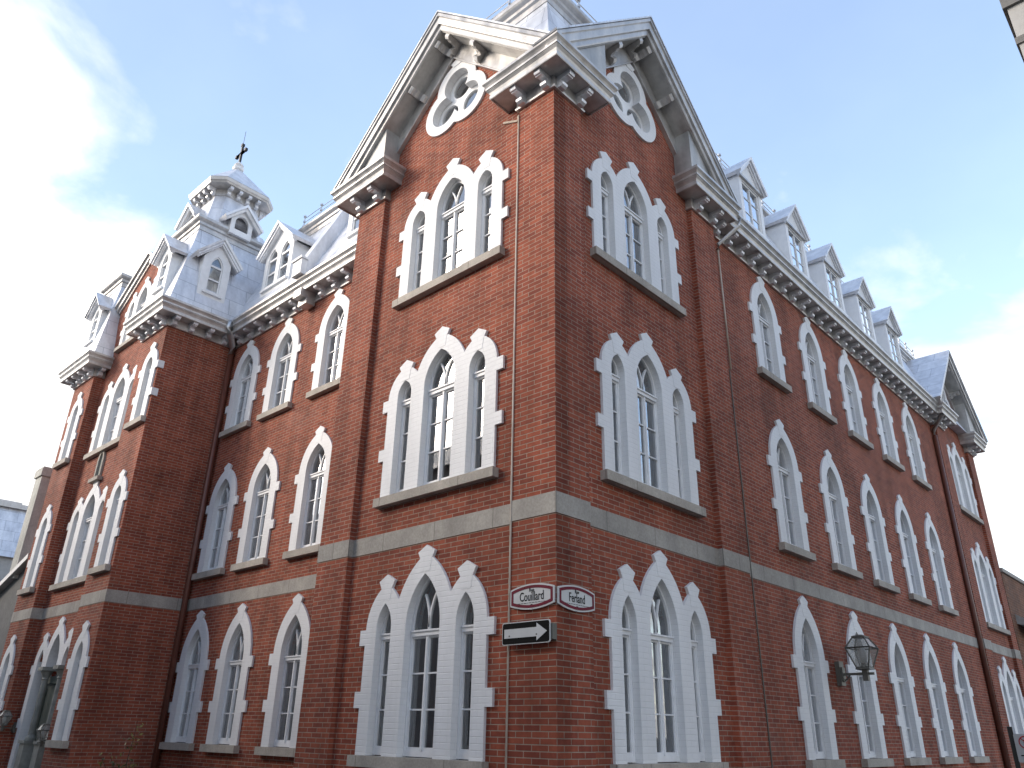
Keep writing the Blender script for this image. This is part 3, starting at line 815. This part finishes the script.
# small tin gutter board with a drain
def dormer(loc, rz, hb, z0, zw, zp, he, ze, depth, oh, lights, flat=False, sill=0.07):
    """a white dormer: body, gabled roof, lights. Front wall plane at local y = 0"""
    b = MB()
    zpk = zw + (zp-zw)*0.86 - 0.05
    outer = [(-hb,z0),(hb,z0),(hb,zw),(0,zpk),(-hb,zw)]
    H = []
    for L in lights:
        if flat: cx, wd, zb, zt = L; H.append([(cx-wd,zb),(cx+wd,zb),(cx+wd,zt),(cx-wd,zt)])
        else: cx, wd, zb, zs, h = L; H.append(opening(cx, wd, zb, zs, h))
    b.plate(outer, H, 0, 0.10)
    b.plate([(hb-0.08,z0),(hb,z0),(hb,zw),(hb-0.08,zw+0.05)], [], 0.10, depth); b.plate([(-hb,z0),(-hb+0.08,z0),(-hb+0.08,zw+0.05),(-hb,zw)], [], 0.10, depth)
    o = b.obj("dormer", WHITE, B, loc, rz)
    r = MB(); sl = (zp-ze)/he
    pr = [(0.0,-oh-0.02),(0.0,depth),(-0.05,depth),(-0.10,0.0),(-0.16,0.0),(-0.16,-oh+0.10),(-0.13,-oh+0.09),(-0.12,-oh+0.05),(-0.07,-oh+0.04),(-0.06,-oh)]
    r.sweep([(-he,ze),(0,zp),(he,ze)], pr, lambda a, bb, h: (a, h, bb)); r.obj("dormer_roof", ROOFP, o)
    if flat:
        m = MB(); m.box(-hb-0.05, hb+0.05, -0.06, 0.02, zw-0.04, zw+0.03); m.obj("trim", TRIM, o)
    fr, pn, bk = MB(), MB(), MB()
    for L in lights:
        if flat:
            cx, wd, zb, zt = L
            fr.plate([(cx-wd,zb),(cx+wd,zb),(cx+wd,zt),(cx-wd,zt)], [[(cx-wd+0.05,zb+0.06),(cx-0.02,zb+0.06),(cx-0.02,zt-0.05),(cx-wd+0.05,zt-0.05)],[(cx+0.02,zb+0.06),(cx+wd-0.05,zb+0.06),(cx+wd-0.05,zt-0.05),(cx+0.02,zt-0.05)]], 0.03, 0.09)
            for k in (1, 2): 
                zz = zb+(zt-zb)*k/3; fr.box(cx-wd+0.05, cx+wd-0.05, 0.045, 0.07, zz-0.01, zz+0.01)
            pn.sheet([(cx-wd+0.03,zb+0.03),(cx+wd-0.03,zb+0.03),(cx+wd-0.03,zt-0.03),(cx-wd+0.03,zt-0.03)], 0.06)
            bk.sheet([(cx-wd-0.05,zb-0.05),(cx+wd+0.05,zb-0.05),(cx+wd+0.05,zt+0.05),(cx-wd-0.05,zt+0.05)], 0.38)
        else:
            cx, wd, zb, zs, h = L
            fr.plate(opening(cx, wd-0.003, zb, zs, h), [[(cx-wd+0.04, zb+0.05),(cx+wd-0.04, zb+0.05)]+lancet(cx, wd, zs, h, 9, -0.04)], 0.03, 0.09)
            fr.box(cx-wd+0.03, cx+wd-0.03, 0.02, 0.085, zs-0.03, zs+0.03); zz = (zb+zs)/2; fr.box(cx-wd+0.03, cx+wd-0.03, 0.025, 0.085, zz-0.022, zz+0.022)
            pn.sheet(opening(cx, wd-0.01, zb+0.02, zs, h), 0.06)
            bk.sheet(opening(cx, wd+0.05, zb-0.05, zs, h), 0.38)
    fr.obj("frame", WHITE, o); pn.obj("pane", GLASS, o); bk.obj("room_backing", ROOM, o)
    if sill:
        wmin = min(L[0]-L[1] for L in lights)-0.1; wmax = max(L[0]+L[1] for L in lights)+0.1; zb = min(L[2] for L in lights)
        MB().box(wmin, wmax, -0.07, 0.02, zb-0.09, zb-0.01).obj("sill", WHITE, o)
    return o
d0 = None
for y in YB:
    if d0 is None: d0 = dormer((-0.08, y, 0), R90, 0.60, 12.45, 14.38, 15.22, 0.74, 14.40, 1.15, 0.13, [(0, 0.45, 13.0, 14.30)], flat=True)
    else:
        c = copy_tree(d0, B); c.location = (-0.08, y, 0)
d1 = dormer((-11.5, 1.40, 0), 0, 0.74, 12.7, 14.30, 15.22, 0.98, 14.30, 1.2, 0.20, [(-0.33,0.235,13.15,14.10,0.36),(0.33,0.235,13.15,14.10,0.36)])
c = copy_tree(d1, B); c.location = (-7.35, 1.40, 0)

# ------------------------------------------------------------------ entrance tower: mansard, belfry, spire
frustum(-15.45,-13.20,-0.72,3.0,Z0, -15.6,-13.86,-0.08,2.3,15.35)
top_cornice(-15.62,-13.86,-0.08,2.3,15.35,0.42,0.13)
dormer((-14.32, -0.66, 0), 0, 0.40, 12.6, 14.25, 14.98, 0.66, 14.25, 0.9, 0.20, [(0,0.19,13.15,14.02,0.36)])
dormer((-13.34, 0.46, 0), R90, 0.42, 12.6, 14.25, 14.98, 0.72, 14.20, 0.9, 0.20, [(0,0.20,13.15,14.02,0.36)])
# left leg: lower mansard
frustum(-20.55,-18.22,-0.78,3.0,Z0, -20.4,-18.95,-0.28,2.3,15.30)
top_cornice(-20.4,-18.95,-0.28,2.3,15.30,0.42,0.13)
dormer((-19.40, -0.66, 0), 0, 0.40, 12.6, 14.25, 14.98, 0.66, 14.25, 0.9, 0.20, [(0,0.19,13.15,14.02,0.36)])
# centre gable rake
cg = MB(); GA, GZ, GS = CX, 15.72, 0.71
cg.sweep([(GA-1.95, GZ-GS*1.95-0.0),(GA, GZ),(GA+1.95, GZ-GS*1.95)], [(0,-0.20),(0,3.2),(-0.1,3.2),(-0.22,0.05),(-0.30,0.05),(-0.30,-0.05),(-0.22,-0.06),(-0.20,-0.12),(-0.10,-0.14),(-0.08,-0.20)], lambda a, b, h: (a, h, b))
cg.obj("gable_rake", TRIM, B, (0, CY, 0))

BX, BY = -14.80, 1.10
def csq(h, z, ch): return [(BX+x*h, BY+y*h, z) for x, y in ((-1+ch,-1),(1-ch,-1),(1,-1+ch),(1,1-ch),(1-ch,1),(-1+ch,1),(-1,1-ch),(-1,-1+ch))]
bel = MB().loft([csq(1.02,15.7,0.3), csq(0.93,16.0,0.3), csq(0.72,17.28,0.34)]).obj("belfry", ROOF, B)
ev = MB().loft([csq(0.735,17.04,0.34), csq(0.775,17.08,0.34), csq(0.775,17.31,0.34), csq(1.06,17.33,0.34), csq(1.08,17.38,0.34), csq(1.10,17.40,0.34), csq(1.12,17.50,0.34), csq(1.09,17.54,0.34), csq(0.90,17.57,0.34)]).obj("eave", TRIM, bel)
BB = bracket_mesh(0.11, 0.80)
for rz, (nx_, ny_) in ((0,(0,-1)),(R90,(1,0)),(2*R90,(0,1)),(-R90,(-1,0))):
    for k in (-0.48,-0.16,0.16,0.48):
        tx, ty = -ny_, nx_
        mk("bracket", BB, ev, (BX+nx_*0.75+tx*k, BY+ny_*0.75+ty*k, 17.325-11.982), rz)
sp = MB().loft([csq(1.10,17.535,0.34), csq(0.08,18.82,0.5)]).obj("spire", ROOFP, bel)
fi = MB().loft([csq(0.10,18.76,0.5), csq(0.16,18.80,0.5), csq(0.17,18.90,0.5), csq(0.11,18.95,0.5), csq(0.15,19.0,0.5), csq(0.10,19.08,0.5), csq(0.03,19.16,0.5)]).obj("finial", WHITE, bel)
cr = MB(); cr.box(BX-0.035,BX+0.035,BY-0.035,BY+0.035,19.1,19.92); 
for q in (0,1):
    cr.box(BX-0.30,BX+0.30,BY-0.035,BY+0.035,19.50,19.57)
cr.tube([(BX,BY,19.9),(BX,BY,20.5)], 0.008, 5)
for x_ in (-0.30, 0.30): cr.box(BX+x_-0.05,BX+x_+0.05,BY-0.045,BY+0.045,19.485,19.585)
cr.box(BX-0.045,BX+0.045,BY-0.05,BY+0.05,19.84,19.94)
cr.obj("cross", BLACK, bel)
def louvre(loc, rz):
    b = MB(); b.plate([(-0.36,15.60),(0.36,15.60),(0.36,16.16),(0,16.54),(-0.36,16.16)], [opening(0,0.22,15.80,16.06,0.26)], 0, 0.10)
    b.box(-0.36,-0.30,0.1,0.6,15.60,16.16); b.box(0.30,0.36,0.1,0.6,15.60,16.16)
    o = b.obj("louvre_dormer", WHITE, bel, loc, rz)
    r = MB(); r.sweep([(-0.66,16.02),(0,16.72),(0.66,16.02)], [(0,-0.20),(0,0.65),(-0.06,0.65),(-0.12,0.02),(-0.15,0.02),(-0.15,-0.10),(-0.08,-0.14),(-0.07,-0.19)], lambda a, bb, h: (a, h, bb)); r.obj("dormer_roof", ROOFP, o)
    l = MB()
    for k in range(5):
        z = 15.84+k*0.075; l.hexa([(-0.18,0.02,z-0.03),(0.18,0.02,z-0.03),(0.18,0.10,z+0.03),(-0.18,0.10,z+0.03),(-0.18,0.03,z-0.01),(0.18,0.03,z-0.01),(0.18,0.11,z+0.045),(-0.18,0.11,z+0.045)])
    l.obj("louvre", TRIM, o)
louvre((BX, BY-1.14, 0), 0); louvre((BX+1.14, BY, 0), R90); louvre((BX-1.08, BY, 0), -R90); louvre((BX, BY+1.08, 0), 2*R90)

# ------------------------------------------------------------------ pipes and cables
def pipe(name, pts, r, mat): return MB().tube(pts, r, 10).obj(name, mat, B, smooth=True)
p = pipe("downpipe", [(-13.33,1.38,11.55),(-13.33,1.38,gz)], 0.075, PIPE)
MB().tube([(-12.98,1.03,12.32),(-12.98,1.03,12.1),(-13.02,1.08,11.95),(-13.28,1.34,11.75),(-13.33,1.38,11.5)], 0.10, 10).obj("rainwater_head", STEEL, p, smooth=True)
p = pipe("downpipe", [(XB+0.08,20.52,11.3),(XB+0.08,20.52,gz)], 0.075, PIPE)
MB().tube([(0.33,20.45,12.2),(0.31,20.46,11.95),(XB+0.08,20.52,11.5),(XB+0.08,20.52,11.2)], 0.07, 10).obj("elbow", TRIMD, p, smooth=True)
p = pipe("downpipe", [(XB+0.05,5.72,11.45),(XB+0.05,5.72,8.5)], 0.020, CABLE)
MB().tube([(0.36,5.98,12.15),(0.33,5.96,11.95),(XB+0.06,5.74,11.55),(XB+0.05,5.72,11.40)], 0.045, 8).obj("elbow", TRIM, p, smooth=True)
MB().tube([(XB+0.02,5.72,8.5),(XB+0.02,5.72,gz)], 0.011, 6).obj("cable", BRONZE, p)
p = pipe("cable", [(-0.80,-0.012,11.62),(-0.80,-0.012,4.0),(-0.802,-0.014,gz)], 0.013, CABLE)
MB().tube([(-1.25,PANREC-0.02,11.78),(-0.90,PANREC-0.02,11.62),(-0.80,-0.012,11.60)], 0.022, 6).obj("cable_elbow", CABLE, p)

# ------------------------------------------------------------------ signs
def text_mesh(txt, size, mat, name, sx=1.0):
    cu = bpy.data.curves.new(name, 'FONT'); cu.body = txt; cu.size = size; cu.align_x = 'CENTER'; cu.extrude = 0.0015; cu.offset = 0.0005
    cu.resolution_u = 3
    to = bpy.data.objects.new(name, cu); C.objects.link(to)
    dg = bpy.context.evaluated_depsgraph_get(); me = bpy.data.meshes.new_from_object(to.evaluated_get(dg))
    C.objects.unlink(to); bpy.data.objects.remove(to)
    me.materials.clear(); me.materials.append(mat)
    me.transform(Matrix.Diagonal((sx, 1, 1, 1)) @ Matrix.Identity(4))
    me.transform(Matrix.Rotation(R90, 4, 'X'))
    return me
def street_sign(label, street, loc, rz, wd=0.75):
    def outline(k):
        hw, hh, he = wd/2*k if k == 1 else wd/2-k, 0, 0
        return None
    def shape(inset):
        hw = wd/2 - inset; P = []
        hc, hs_ = 0.162-inset, 0.105-inset*0.85
        for k in range(13):
            t = -1+2*k/12; P.append((hw*t, -(hs_+(hc-hs_)*(1-t*t))))
        for k in range(13):
            t = 1-2*k/12; P.append((hw*t, hs_+(hc-hs_)*(1-t*t)))
        return P
    t = thing("street_sign", label, "street sign", loc, rz, "street name signs on the brick corner")
    MB().plate(shape(0), [], -0.012, 0.012).obj("plate", SIGNW, t)
    MB().plate(shape(0.020), [shape(0.056)], -0.0155, -0.0125).obj("border", MAROON, t)
    a = mk("lettering", text_mesh("Rue", 0.062, SIGNB, "lettering", 0.9), t, (0, -0.014, 0.062))
    b = mk("lettering", text_mesh(street, 0.165, SIGNB, "lettering", 0.68), t, (0, -0.014, -0.052))
    m = MB(); rr = random.Random(street)
    x = -0.26
    while x < 0.26:
        l = rr.uniform(0.015, 0.05); m.box(x, min(x+l, 0.27), -0.0150, -0.0128, -0.082, -0.076); x += l+0.012
    m.box(-0.018, 0.018, -0.0150, -0.0128, -0.125, -0.098)
    m.obj("small_print", SIGNB, t)
    MB().tube([(0,-0.02,-0.157),(0,0.01,-0.157)], 0.012, 8).obj("bolt", STEEL, t)
    return t
street_sign("white street name plate with maroon border left of the brick corner, above the arrow sign", "Couillard", (-0.385, -0.022, 3.268), 0)
street_sign("white street name plate with maroon border on the right hand side of the brick corner", "Ferland", (0.022, 0.375, 3.252), R90)
ow = thing("one_way_sign", "black arrow sign with white arrow pointing right, on the brick corner under the name plates", "road sign", (-0.42, -0.10, 2.815), 0)
def rrect(a, b, r=0.03):
    P = []
    for cx, cz, s in ((a-r,-b+r,-90),(a-r,b-r,0),(-a+r,b-r,90),(-a+r,-b+r,180)):
        for k in range(5): P.append((cx+r*math.cos(RAD(s+k*22.5)), cz+r*math.sin(RAD(s+k*22.5))))
    return P
pl = MB().plate(rrect(0.405, 0.138), [], -0.008, 0.008).obj("plate", SIGNW, ow)
MB().plate(rrect(0.394, 0.127, 0.025), [], -0.0110, -0.0083).obj("face", SIGNB, ow)
MB().plate([(-0.36,-0.056),(0.19,-0.056),(0.19,-0.106),(0.36,0.0),(0.19,0.106),(0.19,0.056),(-0.36,0.056)], [], -0.0145, -0.0112).obj("arrow", SIGNW, ow)
MB().box(0.30, 0.43, 0.012, 0.096, -0.10, 0.09).obj("bracket", BRONZE, ow)
bo = MB()
for x in (-0.27, 0.19): bo.tube([(x,-0.018,-0.03),(x,0.0,-0.03)], 0.011, 8)
bo.obj("bolt", BRONZE, ow)

# parking sign on its post
ps = thing("no_parking_sign", "small white no parking sign on a dark post by the far triple windows", "road sign", (1.86, 14.1, 0), RAD(10))
MB().box(-0.30, -0.20, 0.02, 0.12, gz+0.1, 2.0).obj("post", BLACK, ps)
MB().plate([(x, 1.56+z) for x, z in rrect(0.21, 0.29, 0.03)], [], -0.006, 0.006).obj("plate", SIGNW, ps)
ringc = lambda r, n=28: [(r*math.cos(2*math.pi*k/n), 1.68+r*math.sin(2*math.pi*k/n)) for k in range(n)]
m = MB(); m.plate(ringc(0.135), [ringc(0.11)], -0.0115, -0.0065)
c45 = 0.7071; q = lambda u, v: (u*c45+v*c45, 1.68-u*c45+v*c45)
m.plate([q(-0.115,-0.011),q(0.115,-0.011),q(0.115,0.011),q(-0.115,0.011)], [], -0.0150, -0.0118)
m.obj("prohibition_ring", RED, ps)
mk("lettering", text_mesh("P", 0.185, SIGNB, "lettering"), ps, (0, -0.0085, 1.605))
MB().box(-0.14,0.14,-0.0100,-0.0065,1.40,1.425).box(-0.10,0.10,-0.0100,-0.0065,1.34,1.36).obj("small_print", SIGNB, ps)

# ------------------------------------------------------------------ lanterns
LG = Mat("lantern glass", 0.15, 0, 0.5); LG.b.inputs['Base Color'].default_value = (0.42,0.42,0.38,1); LG.b.inputs['Alpha'].default_value = 0.45
LG = LG.m
def lantern(label, loc, rz, sc=1.0, grp=None):
    t = thing("wall_lantern", label, "wall lamp", loc, rz, grp)
    s = sc
    MB().box(-0.12*s,0.12*s,-0.10*s,0.0,-0.24*s,0.26*s).box(-0.08*s,0.08*s,-0.14*s,-0.10*s,-0.15*s,0.14*s).obj("wall_plate", BRONZE, t)
    am = MB(); am.box(-0.022*s,0.022*s,-0.78*s,-0.05*s,-0.03*s,0.02*s); am.tube([(0,-0.08*s,-0.16*s),(0,-0.20*s,-0.10*s),(0,-0.26*s,-0.02*s)],0.018*s,6)
    am.box(-0.055*s,0.055*s,-0.655*s,-0.545*s,-0.15*s,0.10*s); am.obj("arm", BRONZE, t)
    cy = -0.60*s
    def sq(h, z): return [(-h*s, cy-h*s, z*s), (h*s, cy-h*s, z*s), (h*s, cy+h*s, z*s), (-h*s, cy+h*s, z*s)]
    hd = MB()
    def bars(h0, z0, h1, z1, r):
        for a, b in zip(sq(h0,z0), sq(h1,z1)): hd.tube([a,b], r*s, 5)
        for q, rr in ((sq(h0,z0),r),(sq(h1,z1),r)):
            for k in range(4): hd.tube([q[k], q[(k+1)%4]], rr*s, 5)
    bars(0.13,0.12,0.26,0.52,0.016); bars(0.26,0.52,0.13,0.74,0.016)
    hd.loft([sq(0.15,0.08), sq(0.14,0.13)]); hd.loft([sq(0.14,0.735), sq(0.14,0.765), sq(0.05,0.80)])
    hd.loft([sq(0.055,0.13), sq(0.055,0.20)])
    hd.obj("lamp_head", BRONZE, t)
    g = MB()
    for (h0,z0),(h1,z1) in (((0.13,0.12),(0.26,0.52)),((0.26,0.52),(0.13,0.74))):
        A_, B_ = sq(h0-0.004,z0), sq(h1-0.004,z1)
        for k in range(4): g.face([A_[k],A_[(k+1)%4],B_[(k+1)%4],B_[k]])
    g.obj("glass", LG, t)
    bl = MB()
    n = 10
    rr = lambda r, z: [(r*s*math.cos(2*math.pi*k/n), cy+r*s*math.sin(2*math.pi*k/n), z*s) for k in range(n)]
    bl.loft([rr(0.03,0.20), rr(0.08,0.30), rr(0.09,0.40), rr(0.06,0.50), rr(0.02,0.54)]); bl.obj("bulb", SIGNW, t, smooth=True)
    return t
lantern("dark bronze wall lantern on a long arm before the right hand windows", (XB, 9.12, 2.87), R90, 0.92)
lantern("dark wall lantern right of the stone entrance columns", (-15.30, CY, 1.25), 0, 0.52, "lanterns flanking the entrance")
lantern("dark wall lantern at the left edge, left of the entrance doorway", (-18.42, CY, 1.55), 0, 0.52, "lanterns flanking the entrance")

# ------------------------------------------------------------------ neighbours
nb = thing("grey_house", "low grey stucco house with a pale chimney beside the convent's left end", "house", (-20.3, 0, 0))
MB().plate([(-0.02, ZB), (-0.02, 6.20), (-9, 3.5), (-9, ZB)], [], -0.30, 9.0).obj("wall", STUCCO, nb)
rf = MB().plate([(-0.02, 6.20), (-0.02, 6.36), (-9.3, 3.57), (-9.3, 3.41)], [], -0.50, 9.2).obj("roof", TRIM, nb)
ch = MB(); ch.box(-1.75,-1.15,-0.42,1.0,5.75,9.05); ch.box(-1.80,-1.10,-0.47,1.05,9.05,9.30); ch.box(-1.77,-1.13,-0.44,1.02,9.30,9.36)
ch.obj("chimney", CREAM, rf)
ft = thing("mansard_house", "distant house with a pale tin mansard roof behind the grey house", "house", (-46.9, 2.2, 0))
MB().box(-6, 6, -2, 8, ZB, 9.6).obj("wall", GREYWALL, ft)
m = MB().loft([[(-6.2,-2.2,9.6),(6.2,-2.2,9.6),(6.2,8.2,9.6),(-6.2,8.2,9.6)],[(-5.3,-1.3,12.3),(5.3,-1.3,12.3),(5.3,7,12.3),(-5.3,7,12.3)]])
mr = m.obj("roof", ROOF, ft)
MB().box(-5.5,5.5,-1.5,7.2,12.3,12.55).box(-5.0,4.8,-1.0,2.2,12.5,12.8).obj("roof_cornice", TRIM, mr)
rb_ = thing("brick_house", "old brown brick house past the convent's far right end", "house", (0, 25.3, 0), R90)
MB().plate(rect(0, 16, ZB, 7.35), [rect(3, 4.2, 1, 3), rect(6, 7.2, 1, 3)], 0.0, 7.0).obj("wall", BRICK2, rb_)
for x in (3.6, 6.6):
    wn = MB(); wn.plate(rect(x-0.6, x+0.6, 1, 3), [rect(x-0.52,x-0.03,1.08,2.92), rect(x+0.03,x+0.52,1.08,2.92)], 0.08, 0.16); wo = wn.obj("window", WHITE, rb_)
    MB().sheet(rect(x-0.6,x+0.6,1,3), 0.13).obj("pane", GLASS, wo)
    MB().sheet(rect(x-0.6,x+0.6,1,3), 0.4).obj("room_backing", ROOM, wo)
MB().box(-0.0, 16, -0.06, 0.02, 7.36, 7.5).obj("coping", STONE, rb_)
aw = MB(); aw.hexa([(0.6,-0.75,5.35),(9,-0.75,5.35),(9,0.02,5.6),(0.6,0.02,5.6),(0.6,-0.75,5.43),(9,-0.75,5.43),(9,0.02,5.95),(0.6,0.02,5.95)])
aw.obj("canopy", TRIMD, rb_)

# house across the side street, its eave just inside the top right corner
oh_ = thing("corner_house", "grey house across the side street, only its eave showing at the top right", "house", (6.06, 3.0, 0))
MB().box(0.04, 12, 0.04, 7, ZB, 11.6).obj("wall", GREYWALL, oh_)
ee = MB(); ee.sweep([(12,0.04),(0.04,0.04),(0.04,7)], [(0.0,10.74),(0.03,10.74),(0.03,10.86),(0.0,10.86)], mpP); ee.sweep([(12,0.04),(0.04,0.04),(0.04,7)], [(0.0,11.45),(0.05,11.45),(0.05,12.0),(0.0,12.0)], mpP)
ee.obj("moulding", STUCCO, oh_)
MB().box(0.2, 12, 0.2, 7, 11.6, 11.9).obj("roof", TRIMD, oh_)
for y in (1.8, 5.0):
    for z in (1.2, 4.6, 7.4):
        wo = MB().box(-0.02, 0.1, y-0.6, y+0.6, z, z+1.9).obj("window", WHITE, oh_)
        MB().box(-0.035, 0.0, y-0.5, y+0.5, z+0.1, z+1.8).obj("pane", ROOM, wo)
# unseen row behind the camera, height and distance set to shade the lower front
os_ = thing("shading_terrace", "unseen grey rendered row across the main street, shaped to shade the lower front", "house", (0, -9.9, 0))
MB().box(-45, 4, -9, 0, ZB, 10.4).obj("wall", GREYWALL, os_)
MB().loft([[(-45.3,-9.3,10.4),(4.3,-9.3,10.4),(4.3,0.3,10.4),(-45.3,0.3,10.4)],[(-45.3,-5.5,13.0),(4.3,-5.5,13.0),(4.3,-3.5,13.0),(-45.3,-3.5,13.0)]]).obj("roof", TRIMD, os_)
for k in range(9):
    for z in (1.2, 4.6, 7.6):
        x = -42 + k*5
        wo = MB().box(x-0.6, x+0.6, -0.06, 0.04, z, z+2).obj("window", WHITE, os_)
        MB().box(x-0.5, x+0.5, 0.0, 0.06, z+0.1, z+1.9).obj("pane", ROOM, wo)

# ------------------------------------------------------------------ shrub by the tower wall
sh = thing("shrub", "thin shrub with yellowing leaves against the dark side wall of the entrance tower", "shrub", (-11.3, -0.15, gz))
rr = random.Random(3)
st, lf, lf2 = MB(), MB(), MB()
for k in range(16):
    a = rr.uniform(0, 6.28); lean = rr.uniform(0.05, 0.55); H_ = rr.uniform(0.9, 1.5) if k else 2.15
    if k == 0: lean = 0.06
    pts = [Vector((0.05*math.cos(a), 0.05*math.sin(a), 0))]
    for s in range(1, 7):
        u = s/6; pts.append(Vector((lean*u*u*math.cos(a)+rr.uniform(-.02,.02), lean*u*u*math.sin(a)+rr.uniform(-.02,.02), H_*u)))
    st.tube(pts, 0.014, 5, 0.004)
    for j in range(46 if k else 60):
        u = rr.uniform(0.25, 1.0)**0.8; i = min(int(u*6), 5); q = pts[i].lerp(pts[i+1], u*6-i)
        q = q + Vector((rr.gauss(0,.07), rr.gauss(0,.07), rr.gauss(0,.05)))
        L_ = rr.uniform(0.03, 0.055); ax = Vector((rr.gauss(0,1), rr.gauss(0,1), rr.gauss(0,1))).normalized(); up = ax.orthogonal().normalized()
        up = (up*math.cos(rr.random()*6)+ax.cross(up)*math.sin(rr.random()*6)).normalized()
        (lf if rr.random() < 0.62 else lf2).face([q-ax*L_, q+up*L_*0.5, q+ax*L_, q-up*L_*0.5])
st.obj("stem", BARK, sh); lf.obj("foliage", LEAF, sh); lf2.obj("foliage", LEAF2, sh)
